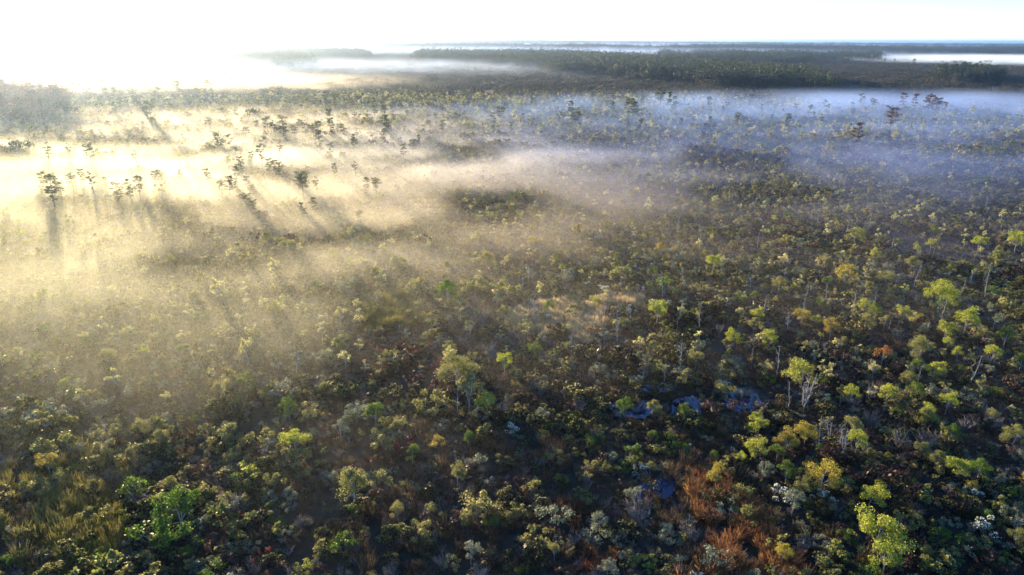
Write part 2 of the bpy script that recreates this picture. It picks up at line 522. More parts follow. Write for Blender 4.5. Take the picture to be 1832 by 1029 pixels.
# ------------------------------------------------------------------ scatter of uncountable growth
def instancer(name, P, rot, scl, idx, protos, label):
    c = bpy.data.collections.new(name + '_sources')
    for i, me in enumerate(protos):
        c.objects.link(bpy.data.objects.new('%s_%02d' % (name, i), me))
    me = bpy.data.meshes.new(name)
    me.vertices.add(len(P)); me.vertices.foreach_set('co', np.asarray(P, np.float32).ravel())
    a = me.attributes.new('rot', 'FLOAT_VECTOR', 'POINT'); a.data.foreach_set('vector', np.asarray(rot, np.float32).ravel())
    a = me.attributes.new('scl', 'FLOAT_VECTOR', 'POINT'); a.data.foreach_set('vector', np.asarray(scl, np.float32).ravel())
    a = me.attributes.new('idx', 'INT', 'POINT'); a.data.foreach_set('value', np.asarray(idx, np.int32))
    me.update()
    o = link(name, me)
    tag(o, label, kind='stuff')
    ng = bpy.data.node_groups.new(name, 'GeometryNodeTree')
    ng.interface.new_socket('Geometry', in_out='INPUT', socket_type='NodeSocketGeometry')
    ng.interface.new_socket('Geometry', in_out='OUTPUT', socket_type='NodeSocketGeometry')
    nn = ng.nodes.new
    gi, go = nn('NodeGroupInput'), nn('NodeGroupOutput')
    ci = nn('GeometryNodeCollectionInfo'); ci.inputs['Collection'].default_value = c; ci.inputs['Separate Children'].default_value = True; ci.inputs['Reset Children'].default_value = True
    ip = nn('GeometryNodeInstanceOnPoints'); ip.inputs['Pick Instance'].default_value = True
    def na_(n_, t):
        q = nn('GeometryNodeInputNamedAttribute'); q.data_type = t; q.inputs[0].default_value = n_; return q.outputs[0]
    l = ng.links.new
    l(gi.outputs[0], ip.inputs['Points']); l(ci.outputs[0], ip.inputs['Instance'])
    l(na_('idx', 'INT'), ip.inputs['Instance Index']); l(na_('scl', 'FLOAT_VECTOR'), ip.inputs['Scale'])
    er = nn('FunctionNodeEulerToRotation'); l(na_('rot', 'FLOAT_VECTOR'), er.inputs[0]); l(er.outputs[0], ip.inputs['Rotation'])
    l(ip.outputs[0], go.inputs[0])
    md = o.modifiers.new('scatter', 'NODES'); md.node_group = ng
    return o

def wedge(r0, r1, dens, half=41):
    """random points of a ring sector in front of the camera"""
    A = math.radians(2 * half) / 2 * (r1 ** 2 - r0 ** 2)
    n = int(A * dens)
    r = np.sqrt(rng.uniform(r0 ** 2, r1 ** 2, n)); a = np.radians(rng.uniform(-half, half, n))
    return r * np.sin(a), r * np.cos(a)

def ell(px, py, cx, cy, rx, ry):
    return ((px - cx) / rx) ** 2 + ((py - cy) / ry) ** 2 < 1

# --- near scrub
SC = [proto_bush(M['scrub'], 2.0, 1.3, 11, 44, .165, M['scrub_lit'] if i % 2 else None)[0] for i in range(6)]  # pale cards on the upper sides paint sunlight onto dark bushes
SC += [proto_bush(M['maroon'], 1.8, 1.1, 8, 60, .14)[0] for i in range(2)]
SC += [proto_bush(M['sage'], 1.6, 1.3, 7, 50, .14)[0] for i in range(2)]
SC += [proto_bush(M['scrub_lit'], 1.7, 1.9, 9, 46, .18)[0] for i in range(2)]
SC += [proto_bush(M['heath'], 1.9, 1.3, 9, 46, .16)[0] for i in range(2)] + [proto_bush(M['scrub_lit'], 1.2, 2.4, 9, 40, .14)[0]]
GR = [proto_grass(M['grass_dull'], n=100) for i in range(3)] + [proto_grass(M['grass_tan']) for i in range(2)] + \
     [proto_grass(M['grass_rust']) for i in range(2)] + [proto_grass(M['grass_olive'], h=1.5) for i in range(2)]
TW = [proto_twiggy() for i in range(3)] + [proto_twiggy(1.5, 2.0, 16)]

x1, y1 = wedge(30, 280, 1.25, 44)
x2, y2 = wedge(280, 620, .24, 42)
x = np.r_[x1, x2]; y = np.r_[y1, y2]; nearf = np.r_[np.ones(len(x1)), np.zeros(len(x2))] > 0
P = np.c_[x, y, height(x, y)]
px, py, dep = to_px(P)
u = rng.random(len(x))
n20, n8, n50 = vnoise(x, y, 20, 1), vnoise(x, y, 8, 2), vnoise(x, y, 55, 3)
wet = np.zeros(len(x), bool)
for pts in POOLS:
    wet |= in_poly(px, py, pts)
tan = ell(px, py, 1000, 570, 95, 32) | ell(px, py, 1042, 600, 22, 22) | ell(px, py, 1105, 540, 50, 14)
rust = in_poly(px, py, [(1215, 820), (1290, 855), (1380, 930), (1450, 1040), (1220, 1040), (1265, 960), (1230, 880)]) | ell(px, py, 980, 815, 40, 18) | ell(px, py, 1020, 925, 26, 36) | ell(px, py, 1070, 1005, 45, 26)
olg = ell(px, py, 700, 560, 62, 34) | in_poly(px, py, [(0, 850), (80, 790), (160, 800), (240, 840), (200, 1029), (0, 1029)]) | ell(px, py, 140, 940, 90, 70)
mar = ell(px, py, 740, 640, 120, 60) | ell(px, py, 640, 800, 130, 60) | ell(px, py, 1120, 610, 60, 18)
grassy = ell(px, py, 820, 900, 300, 140) | ell(px, py, 1300, 900, 140, 140)
debris = in_poly(px, py, [(1560, 415), (1700, 425), (1832, 455), (1832, 480), (1700, 475), (1600, 455)])
kind = np.full(len(x), 0)        # 0 scrub 1 grass 2 twig
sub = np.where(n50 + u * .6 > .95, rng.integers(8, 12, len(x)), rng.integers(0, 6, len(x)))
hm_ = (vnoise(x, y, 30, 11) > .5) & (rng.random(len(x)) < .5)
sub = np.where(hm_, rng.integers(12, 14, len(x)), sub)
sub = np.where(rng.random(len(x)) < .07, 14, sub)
lit = rng.random(len(x)) < .34 * smooth(90, 200, np.hypot(x, y))  # more bushes in the sunlit colour farther out, brightening the middle
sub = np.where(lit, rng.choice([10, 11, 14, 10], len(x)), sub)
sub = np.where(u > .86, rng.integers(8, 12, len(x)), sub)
sub = np.where(mar & (u < .75), rng.integers(6, 8, len(x)), sub)
tw = (n20 > .7) & (rng.random(len(x)) < .4) | (rng.random(len(x)) < .10)
kind[tw] = 2; sub[tw] = rng.integers(0, 4, tw.sum())
gd = (rng.random(len(x)) < np.where(grassy, .5, .12)) & (py > 560)
kind[gd] = 1; sub[gd] = rng.integers(0, 3, gd.sum())
for msk, lo in ((tan, 3), (rust, 5), (olg, 7)):
    mm = msk & (rng.random(len(x)) < (.9 if lo == 3 else .55))
    kind[mm] = 1; sub[mm] = lo + rng.integers(0, 2, mm.sum())
kind[debris] = 2; sub[debris] = rng.integers(0, 4, debris.sum())
wet &= rng.random(len(x)) < .62
keep = (u < 1 - smooth(470, 620, np.hypot(x, y)) * .8) & ~wet & ~(debris & (u < .3))
s = np.exp(rng.normal(size=len(x)) * .4) * np.where(nearf, .60, 1.2)
s *= np.where(mar, .9, 1)
s = np.where(kind == 2, s * np.where(debris, .5, .8), s)
def emit(name, mask, protos, label, tall=1.0):
    n = mask.sum()
    rot = np.c_[rng.normal(size=n) * .08, rng.normal(size=n) * .08, rng.uniform(0, 6.28, n)]
    if protos is GR: rot[:, 2] = rng.normal(size=n) * .5
    sc = (np.clip(s[mask], .4, 1.0) if protos is GR else s[mask])[:, None] * np.array([1, 1, tall]) * rng.uniform(.85, 1.2, (n, 3))
    instancer(name, P[mask], rot, sc, sub[mask], protos, label)
emit('bog_scrub', keep & (kind == 0), SC, 'dense low evergreen scrub covering the bog')
emit('grass_tussocks', keep & (kind == 1), GR, 'tan, rusty and dull tussock grass between the bushes')
emit('bare_brush', keep & (kind == 2), TW, 'grey leafless brush tangled through the scrub')
# extra blades inside the grassy patches
x, y = wedge(40, 200, .75, 42)
P = np.c_[x, y, height(x, y)]; px, py, dep = to_px(P)
tan = ell(px, py, 1000, 570, 92, 30) | ell(px, py, 1042, 600, 20, 20) | ell(px, py, 1105, 540, 48, 12)
rust = in_poly(px, py, [(1215, 820), (1290, 855), (1380, 930), (1450, 1040), (1220, 1040), (1265, 960), (1230, 880)]) | ell(px, py, 980, 815, 40, 18) | ell(px, py, 1020, 925, 26, 36)
olg = ell(px, py, 700, 560, 60, 32) | ell(px, py, 140, 940, 90, 70)
sel = tan | rust | olg
sub = np.where(tan, 3, np.where(rust, 5, 7)) + rng.integers(0, 2, len(x)); s = np.exp(rng.normal(size=len(x)) * .2) * .85
emit('reed_grass', sel, GR, 'thick tufts of tan, rust and yellow reed grass in open patches')

# --- far marsh
FM = [proto_patch(9, 70, 2.4, .55, [M['far_marsh'], M['far_marsh'], M['far']], 1.4, 24, 12, 3.6) for i in range(5)]
x, y = wedge(520, 2600, .006, 41)
P = np.c_[x, y, height(x, y)]; sub = rng.integers(0, 5, len(x)); s = rng.uniform(.8, 1.35, len(x))
emit('far_marsh_scrub', np.ones(len(x), bool), FM, 'hazy far marsh scrub running out to the woods', 1.0)

# --- thin young growth too far off to count
YT = []
for k in ('olive', 'sage', 'khaki', 'lime', 'khaki'):
    c_, t_ = proto_broad(M[k], 3.6, 1.9, .2, 7, 42, .24)
    YT.append((k, c_, t_))
def merged(c_, t_):
    def arr(me):
        v = np.empty(len(me.vertices) * 3, np.float32); me.vertices.foreach_get('co', v)
        f = np.empty(len(me.loops), np.int32); me.loops.foreach_get('vertex_index', f)
        return v.reshape(-1, 3), f.reshape(-1, 4)
    a, b = arr(c_), arr(t_)
    return mk_mesh('sapling', [(a[0], a[1], c_.materials[0]), (b[0], b[1], t_.materials[0])])
YM = [merged(c_, t_) for k, c_, t_ in YT]
x, y = wedge(85, 560, .05, 42)
P = np.c_[x, y, height(x, y)]; px, py, dep = to_px(P)
s = np.exp(rng.normal(size=len(x)) * .25) * np.where(dep > 300, 1.0, .62)
sub = rng.choice(5, len(x), p=[.28, .14, .26, .06, .26])
emit('saplings', vnoise(x, y, 60, 31) * .6 + rng.random(len(x)) * .6 > .45, YM, 'countless thin olive saplings through the middle marsh')

# --- far woods
FT = []
for i in range(8):
    parts = []
    cl = []
    tb = []
    for k in range(16):
        a = rng.uniform(0, 6.28); r = math.sqrt(rng.random()) * 14
        hh = rng.uniform(7, 18)
        c = np.array([math.cos(a) * r, math.sin(a) * r, hh * .72])
        for q in range(4):
            rr = rng.uniform(1.2, 2.6)
            cl.append((c + np.array([rng.normal() * 1.4, rng.normal() * 1.4, rng.normal() * hh * .13]), np.array([rr, rr, rr * .62])))
        tb.append(tube([(c[0], c[1], 0), (c[0], c[1], hh * .8)], [.16, .08], 3))
    v, f = join(tb)
    FT.append(mk_mesh('grove', [leafy(cl, 30, .75, M['far'] if i < 6 else M['brown'], .6), (v, f, M['bark'])]))
x, y = wedge(420, 3200, .0075, 44)
P = np.c_[x, y, height(x, y)]; px, py, dep = to_px(P)
n1, n2 = vnoise(x, y, 160, 5), vnoise(x, y, 45, 6)
edge = (n2 - .5) * 9 + rng.normal(size=len(x)) * 1.5
W = in_poly(px, py + edge * .5, [(745, 111), (900, 120), (1050, 136), (1200, 150), (1350, 160), (1480, 166), (1500, 158), (1400, 140), (1250, 122), (1120, 108), (1000, 101), (750, 100)])
W |= in_poly(px, py + edge, [(-400, 195), (-20, 222), (60, 228), (108, 205), (95, 180), (0, 172), (-400, 150)])
W |= in_poly(px, py + edge * .3, [(380, 110), (505, 126), (560, 118), (520, 106), (400, 101)])
W |= in_poly(px, py + edge * .2, [(500, 104), (660, 106), (650, 99), (520, 96)])
W |= (n2 > .5) & (rng.random(len(x)) < .5) & in_poly(px, py + edge * .3, [(1180, 112), (1400, 116), (1580, 112), (1570, 102), (1300, 98), (1180, 98)])
W |= in_poly(px, py + edge * .3, [(1660, 147), (1720, 152), (1790, 147), (1780, 138), (1700, 136)])
lone = (n2 > .74) & (rng.random(len(x)) < .10) & (dep > 700)
W |= lone
sub = np.where((px < 150) & (py > 130), rng.integers(5, 8, len(x)), rng.integers(0, 6, len(x))); s = rng.uniform(.6, 1.15, len(x)) * np.where(lone, .4, 1) * np.where((px < 150) & (py > 130), .85, 1)
emit('far_woods', W, FT, 'dark belts of pine wood standing in the far haze')
x, y = wedge(2600, 9500, .0005, 40)
P = np.c_[x, y, height(x, y)]; px, py, dep = to_px(P)
r = np.hypot(x, y)
n1 = vnoise(x, y, 900, 8) * .6 + vnoise(x, y, 300, 9) * .4
sel = (n1 > .56) | (r > 7000) & (n1 > .42)
sub = rng.integers(0, 6, len(x)); s = rng.uniform(1.1, 1.9, len(x))
s2 = s
emit('horizon_woods', sel, FT, 'low grey treeline of distant woods along the horizon', .8)
x, y = wedge(2600, 9500, .0007, 40)
P = np.c_[x, y, height(x, y)]; sub = rng.integers(0, 5, len(x)); s = rng.uniform(2., 3.2, len(x))
emit('distant_marsh', np.ones(len(x), bool), FM, 'faint distant marsh below the horizon', .35)

# ------------------------------------------------------------------ individual plants
ORD = ['first', 'second', 'third', 'fourth', 'fifth', 'sixth', 'seventh', 'eighth', 'ninth', 'tenth', 'eleventh', 'twelfth', 'thirteenth', 'fourteenth', 'fifteenth', 'sixteenth', 'seventeenth', 'eighteenth', 'nineteenth', 'twentieth']
REG = []          # every thing: [empty, look, pixel x, pixel y, label or None]

def thing(name, protos, names, x, y, s, rz, look, cat, group, zs=1.0, label=None):
    e = bpy.data.objects.new(name, None)
    col.objects.link(e)
    e.location = (x, y, float(height(x, y)) - .03); e.rotation_euler = (0, 0, rz); e.scale = (s, s, s * zs)
    e.empty_display_size = .3
    for nm, me in zip(names, protos):
        c = bpy.data.objects.new(nm, me); col.objects.link(c); c.parent = e
    a, b, d = to_px(np.array([x, y, 2.0 * s]))
    e['category'] = cat; e['group'] = group
    REG.append([e, look, float(a), float(b), label])
    return e

BT = {k: [proto_broad(M[k], 5.0, 3.6, bare, nl, 200, .16) for bare, nl in ((.12, 14), (.2, 16), (.34, 12), (.08, 15))] for k in ('lime', 'green', 'olive', 'gold')}
BIG = {k: [proto_broad(M[k], 5.0, 3.6, b_, 22, 330, .10) for b_ in (.12, .2)] for k in ('lime', 'green', 'olive', 'gold')}
BT['rust'] = [proto_broad(M['rust'], 5, 3.4, .35, 10, 120, .2)]
BT['sage'] = [proto_broad(M['sage'], 5, 3.6, .3, 11, 120, .2) for i in range(2)]
LOOK = {'lime': 'lime-green', 'green': 'deep green', 'olive': 'olive-green', 'gold': 'golden-yellow', 'rust': 'orange-leaved', 'sage': 'grey-green', 'red': 'red-leaved', 'white': 'white-flowered', 'maroon': 'maroon', 'scrub': 'dark green'}
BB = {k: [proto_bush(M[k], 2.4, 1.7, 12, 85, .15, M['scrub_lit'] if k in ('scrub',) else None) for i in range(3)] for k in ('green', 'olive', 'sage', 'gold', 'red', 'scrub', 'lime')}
BB['white'] = [proto_bush(M['sage'], 2.0, 1.5, 9, 55, .14, M['white']) for i in range(3)]

HERO = [  # crown centre x, y, crown width in photo pixels, look, form (t tree / b bush)
 (1277,465,32,'lime','t'),(1533,415,32,'olive','t'),(1516,482,36,'gold','t'),(1394,505,30,'olive','t'),(1552,543,22,'lime','t'),(1436,558,22,'gold','t'),(1620,553,24,'lime','t'),
 (1686,519,50,'lime','t'),(1753,431,26,'lime','t'),(1821,427,32,'lime','t'),(1732,563,44,'lime','t'),(1695,587,36,'lime','t'),(1489,580,32,'gold','t'),(1581,630,30,'rust','t'),
 (1651,614,44,'olive','t'),(1438,652,54,'lime','t'),(1777,630,24,'lime','t'),(1676,653,28,'lime','t'),(1590,699,30,'lime','t'),(1311,594,26,'lime','t'),(1379,599,20,'lime','t'),
 (1642,696,30,'green','t'),(1698,711,20,'lime','t'),(1657,733,34,'lime','t'),(1351,573,24,'olive','t'),(1355,556,22,'lime','t'),(1477,461,24,'olive','t'),(1635,461,28,'olive','t'),
 (1588,492,26,'olive','t'),(1359,752,30,'lime','t'),(1352,790,28,'lime','t'),(1410,780,30,'gold','t'),(1442,773,32,'gold','t'),(1476,837,58,'gold','t'),(1535,785,26,'lime','t'),
 (1659,737,20,'olive','t'),(1562,876,28,'lime','t'),(1577,937,82,'lime','t'),(1588,990,66,'lime','t'),(1716,830,28,'lime','t'),(1818,771,26,'olive','t'),(1814,884,46,'green','b'),
 (1297,751,28,'olive','b'),(1530,759,28,'olive','t'),(1479,906,34,'olive','b'),(1435,940,24,'sage','b'),(1294,696,44,'olive','b'),(1372,650,30,'olive','b'),(1560,660,26,'sage','b'),
 (854,903,84,'olive','b'),(752,947,60,'olive','b'),(957,955,58,'olive','b'),(1155,998,40,'lime','b'),(627,913,34,'green','b'),(771,837,30,'olive','b'),(718,869,26,'olive','b'),
 (972,778,26,'gold','b'),(1011,930,18,'lime','b'),(1114,834,34,'green','b'),(871,712,40,'lime','t'),(789,759,36,'sage','b'),(783,788,32,'gold','b'),(1214,790,46,'green','b'),
 (715,757,48,'olive','b'),(681,781,60,'olive','b'),(630,852,66,'olive','t'),(681,856,48,'olive','b'),(637,737,54,'sage','b'),(999,857,34,'green','b'),
 (712,471,46,'olive','t'),(673,488,26,'olive','t'),(801,476,24,'olive','t'),(869,456,30,'olive','t'),(845,509,50,'olive','t'),(801,512,42,'green','t'),(906,519,58,'olive','t'),
 (743,509,54,'olive','t'),(1013,492,42,'sage','t'),(1114,488,54,'olive','t'),(1178,550,38,'lime','t'),(1114,577,34,'olive','b'),(1063,539,30,'lime','b'),(1188,512,56,'green','t'),
 (815,650,62,'olive','t'),(838,682,54,'olive','t'),(770,716,60,'olive','b'),(903,645,18,'lime','t'),(1020,652,24,'green','b'),(942,584,28,'olive','b'),(624,509,44,'sage','b'),
 (954,427,20,'gold','t'),(651,425,28,'olive','t'),(476,420,30,'olive','t'),(514,434,30,'olive','t'),(486,546,34,'olive','t'),(405,526,36,'olive','b'),(310,550,36,'olive','b'),
 (354,567,36,'green','b'),(231,596,34,'lime','b'),(199,611,30,'olive','b'),(124,686,32,'lime','b'),(439,676,34,'green','t'),(284,672,28,'olive','b'),(585,635,44,'sage','b'),
 (408,590,50,'olive','b'),(452,597,46,'olive','b'),(507,696,56,'sage','b'),(575,692,44,'olive','b'),(544,737,50,'olive','b'),(279,604,36,'olive','b'),(303,465,20,'olive','t'),
 (54,669,38,'olive','b'),(544,553,28,'olive','b'),(525,778,46,'lime','t'),(528,818,60,'olive','b'),(467,781,52,'olive','b'),(403,771,64,'olive','b'),(440,845,62,'lime','b'),
 (318,900,80,'green','t'),(288,944,96,'green','b'),(237,876,62,'green','b'),(183,1005,54,'green','b'),(81,994,38,'green','b'),(20,1005,46,'green','b'),(545,1015,44,'lime','b'),
 (484,866,52,'olive','b'),(95,800,70,'olive','b'),(186,805,60,'olive','b'),(244,808,56,'olive','b'),(277,835,40,'sage','b'),(487,933,34,'green','b'),(426,930,38,'red','b'),
 (470,994,40,'red','b'),(85,866,60,'olive','b'),(41,876,48,'olive','b'),(514,957,32,'sage','b'),(340,985,50,'green','b'),(1811,923,50,'sage','b'),(1270,690,22,'red','b'),
 (925,1012,44,'green','b'),(700,1000,36,'scrub','b'),(1020,790,30,'scrub','b'),(905,820,40,'scrub','b'),(1070,660,36,'sage','b'),(960,690,30,'sage','b'),(1005,745,34,'scrub','b'),
 (1230,560,40,'green','b'),(1255,515,36,'olive','b'),(1320,530,34,'green','b'),(1240,610,30,'scrub','b'),(1150,640,34,'sage','b'),(1450,700,30,'olive','b'),(1530,600,30,'green','b'),
 (1700,480,24,'olive','t'),(1780,520,26,'green','t'),(1800,600,26,'green','t'),(1720,660,28,'green','b'),(1780,700,30,'green','b'),(1620,860,34,'green','b'),(1690,900,34,'scrub','b'),
 (1700,1000,46,'olive','b'),(1790,1010,40,'green','b'),(1225,868,30,'scrub','b'),(1330,700,30,'sage','b')]
WHITE = [(1398,876,44),(1474,883,38),(1772,944,50),(1396,923,22),(1249,1021,34),(1291,1025,24),(1347,839,20),(1618,785,26),(1742,879,34),(1571,835,18),(1148,832,30),(1131,550,24),(1148,514,18),(1076,512,22),(1294,678,24),(915,760,30),(1470,700,18),(1205,520,18),(1810,970,20),(1560,790,18)]
for (cx, cy_, wp, k, f) in HERO:
    P0, t = at(cx, cy_, 2.5)
    wm = wp * t / FPX
    if wm > 4 and 430 < cy_ < 600 and cx < 1250:
        f = 'b'
    if f == 't':
        s = max(wm / 3.5, .7)
        P0, t = at(cx, cy_, 3.3 * s)
        pr = BT[k][rng.integers(len(BT[k]))] if s < 1.25 or k not in BIG else BIG[k][rng.integers(2)]
        thing('young_tree', pr, ('crown', 'trunk'), P0[0], P0[1], s, rng.uniform(0, 6.28), LOOK[k] + ' young tree', 'tree', 'young trees in the bog scrub')
    else:
        s = wm / 2.5
        P0, t = at(cx, cy_, 1.0 * s)
        pr = BB[k][rng.integers(len(BB[k]))]
        thing('leafy_bush', pr, ('foliage', 'stem'), P0[0], P0[1], s, rng.uniform(0, 6.28), LOOK[k] + ' bush', 'bush', 'leafy bushes in the bog')
for (cx, cy_, wp) in WHITE:
    P0, t = at(cx, cy_, 1.2); s = wp * t / FPX / 2.1
    pr = BB['white'][rng.integers(3)]
    thing('flowering_bush', pr, ('foliage', 'stem'), P0[0], P0[1], s, rng.uniform(0, 6.28), 'white-flowered bush', 'bush', 'white-flowered bushes')

# other trees and bushes between the ones picked out above
def spread_pts(n, box, mind, avoid, fn):
    out = []
    tries = 0
    while len(out) < n and tries < n * 60:
        tries += 1
        a = rng.uniform(box[0], box[2]); b = rng.uniform(box[1], box[3])
        if rng.random() > fn(a, b):
            continue
        md = mind * (b / 600)
        if all((a - c) ** 2 + ((b - d) * 1.3) ** 2 > md * md for c, d in out + avoid):
            out.append((a, b))
    return out
AV = [(h[0], h[1]) for h in HERO]
tp = spread_pts(190, (-20, 300, 1850, 1010), 26, AV, lambda a, b: .15 + .85 * (a > 1150) * (b < 900) if a > 700 or b > 380 else .1)
kk = np.array(['lime', 'olive', 'green', 'gold', 'sage'])
for a, b in tp:
    k = rng.choice(kk, p=[.16, .36, .3, .06, .12] if a > 1150 else [.05, .5, .2, .03, .22])
    wm = rng.uniform(1.1, 2.3); s = wm / 3.5
    P0, t = at(a, b, 3.3 * s)
    thing('young_tree', BT[k][rng.integers(len(BT[k]))], ('crown', 'trunk'), P0[0], P0[1], s, rng.uniform(0, 6.28), LOOK[k] + ' young tree', 'tree', 'young trees in the bog scrub', rng.uniform(.9, 1.25))
bp_ = spread_pts(195, (-20, 420, 1850, 1040), 28, AV + tp, lambda a, b: .8)
kb = np.array(['olive', 'green', 'sage', 'scrub', 'red', 'gold'])
for a, b in bp_:
    k = rng.choice(kb, p=[.37, .24, .19, .2, .0, .0])
    s = rng.uniform(.55, 1.1)
    P0, t = at(a, b, 1.0 * s)
    thing('leafy_bush', BB[k][rng.integers(3)], ('foliage', 'stem'), P0[0], P0[1], s, rng.uniform(0, 6.28), LOOK[k] + ' bush', 'bush', 'leafy bushes in the bog')

# dead snags: foot x, y, height in photo pixels, form
SN = [proto_snag(7, 7), proto_snag(7, 10), proto_snag(7, 4, fan=.15), proto_snag(6.5, 12, fan=.4), proto_snag(7, 8, multi=3, fan=.3), proto_snag(7, 12, multi=2, fan=.38)]
SNAG = [(1341,525,42,0),(1477,545,46,2),(1760,540,72,2),(1456,515,32,0),(1632,518,46,1),(1733,515,46,0),(1565,555,38,1),(1390,673,68,1),(1590,590,34,0),(1412,735,62,1),(1437,735,84,4),
 (1506,650,32,2),(1520,650,28,2),(1317,500,26,2),(1412,478,28,0),(1443,440,34,0),(1356,615,28,2),(1698,738,32,1),(1617,480,28,0),(1462,815,72,3),(1506,822,74,4),(1482,790,52,5),(1640,690,44,3),
 (1552,720,42,5),(838,738,74,1),(818,742,60,3),(215,978,40,3),(1530,800,40,3),(1812,955,46,5),(625,800,30,0),(745,780,26,2),(1690,810,22,2),(1600,520,30,0),(1505,470,28,1),(1380,470,26,0),(640,760,44,3),(1570,640,26,2),(1780,480,28,0),(1660,560,24,2),(1300,640,24,1),(1210,480,22,0),(1270,520,24,2)]
for fx, fy, hp, v in SNAG:
    P0, t = at(fx, fy, 0); s = .85 * hp * t / FPX / 6.4
    thing('dead_tree', SN[v], ('trunk', 'branch'), P0[0], P0[1], s, rng.uniform(0, 6.28), 'bare silvery dead tree', 'dead tree', 'bare dead trees')
for a, b in spread_pts(70, (900, 280, 1840, 700), 30, [(q[0], q[1]) for q in SNAG], lambda a, b: .9):
    P0, t = at(a, b, 0); s = rng.uniform(.45, .85)
    thing('dead_tree', SN[rng.integers(4)], ('trunk', 'branch'), P0[0], P0[1], s, rng.uniform(0, 6.28), 'bare silvery dead tree', 'dead tree', 'bare dead trees')

# pines standing out of the mist: crown centre x, y, whole height m, form
PN = [proto_pine(M['pine'], 11, 2.4, .5, 6, .5), proto_pine(M['pine'], 11, 2.0, .42, 8, .6), proto_pine(M['pine'], 11, 3.0, .6, 5, .4),
      proto_pine(M['pine'], 11, 1.7, .35, 8, .45, sparse=.7), proto_pine(M['pine'], 11, 2.6, .55, 5, .55, sparse=.8), proto_pine(M['pine'], 11, 3.2, .5, 7, .45),
      proto_pine(M['pine'], 11, 2.2, .45, 7, .6), proto_pine(M['pine'], 11, 2.8, .58, 6, .5, sparse=.85), proto_pine(M['pine'], 11, 1.8, .3, 10, .7, sparse=.75)]
PINE = [(505,222,13,0),(492,226,11,3),(527,234,9,2),(546,230,10,4),(560,231,10,2),(589,208,14,1),(614,236,10,4),(637,238,9,3),(600,176,12,1),(668,182,12,3),(688,190,11,3),(692,217,12,1),(655,206,10,3),
 (632,206,9,3),(466,272,12,0),(412,250,11,4),(400,256,9,2),(431,304,10,3),(441,325,9,0),(541,322,14,5),(566,324,11,3),(396,333,10,5),(409,328,11,0),(373,217,9,2),(381,269,8,4),(159,270,13,5),(124,264,11,3),
 (82,266,13,3),(88,330,16,1),(92,345,12,0),(128,322,11,2),(165,318,14,3),(206,338,12,4),(229,330,11,0),(245,326,12,1),(241,276,10,3),(288,310,9,3),(152,142,15,5),(157,166,12,4),(200,166,13,0),
 (214,172,12,5),(238,168,14,2),(260,133,15,5),(280,166,13,4),(268,195,14,5),(334,139,14,5),(373,141,13,2),(377,156,13,4),(319,153,12,5),(400,134,13,5),(474,168,10,4),(641,384,7,2),(95,130,13,5),
 (897,202,11,5),(738,262,9,2),(1183,170,15,5),(1197,174,13,1),(1125,188,14,5),(1138,192,12,1),(1031,203,12,0),(1020,190,11,1),(717,186,9,1),(702,188,10,3),(735,168,9,3),(765,170,8,3),(820,170,8,3),
 (1544,155,12,0),(1542,176,11,4),(1563,184,10,2),(1583,110,12,1),(1601,108,11,2),(1622,116,13,0),(1635,110,16,1),(1648,130,9,4),(1672,128,10,0),(1700,128,10,4),(1760,128,12,1),(1780,122,13,3),
 (245,104,14,1),(258,106,14,3),(278,104,15,0),(292,104,15,1),(300,108,15,3),(312,106,16,0),(325,108,13,4),(1270,180,10,1),(1300,190,9,0),(950,180,9,1),(980,170,9,0),(1060,175,9,1),
 (1425,118,10,0),(1480,128,9,4),(340,180,10,4),(420,200,9,2),(300,140,12,4),(180,150,12,5),(225,148,12,2),(350,160,10,0),(440,235,10,2),(455,250,8,3)]
def pine(a, b, hm, v):
    hm *= .95 if b < 200 else (.88 if b < 235 else (.7 if b < 300 else .58))
    s = hm / 11.0
    P0, t = at(a, b, hm * .76)
    thing('pine_tree', PN[v], ('crown', 'trunk'), P0[0], P0[1], s, rng.uniform(0, 6.28), 'flat-topped pine' if v in (2, 5) else ('slim pine' if v in (1, 3, 8) else 'ragged pine'), 'pine', 'pines standing up out of the marsh')
for (a, b, n_) in [(455,250,3),(400,255,3),(430,300,4),(505,226,4),(545,232,4),(600,225,3),(660,205,4),(690,212,4),(540,335,3),(205,340,4),(160,325,3),(235,332,3),(90,330,3),(400,330,3),
                   (155,160,5),(205,168,5),(268,190,5),(440,370,3),(480,305,3),(520,300,3),(620,300,3),(592,262,3),(630,252,3),(700,245,3),(735,262,2),(350,305,3),(300,318,3),(650,330,2),(560,370,2),(420,275,3),(500,255,3),(335,142,4),(375,155,3),(240,150,4),(300,150,3),(185,180,3),(350,160,3)]:
    for i in range(max(n_ - 1, 2)):
        PINE.append((a + rng.uniform(-30, 30), b + rng.uniform(-13, 13), rng.uniform(7.5, 12), int(rng.choice([0, 1, 3, 4, 5, 6, 7, 8]))))
for q in PINE:
    pine(*q)
for a, b in spread_pts(110, (620, 118, 1560, 225), 9, [(q[0], q[1]) for q in PINE], lambda a, b: 1 if b > 120 + (a - 700) * .06 else .1):
    pine(a, b, rng.uniform(6, 10), int(rng.choice([0, 1, 3, 8, 4, 6])))
# rusty cypresses in the blue mist
CY = [proto_pine(M['brown'], 11, 3.0, .5, 7, .4), proto_pine(M['brown'], 11, 2.4, .45, 6, .45)]
for (a, b, hm, v) in [(1662,182,13,0),(1676,186,12,0),(1640,178,12,1),(1616,176,12,1),(1690,190,9,1),(1598,208,13,0),(1538,236,12,1),(1545,180,9,1)]:
    P0, t = at(a, b, hm * .76)
    thing('bald_cypress', CY[v], ('crown', 'trunk'), P0[0], P0[1], hm / 11, rng.uniform(0, 6.28), 'rusty-brown cypress', 'cypress', 'rusty cypresses in the blue mist')

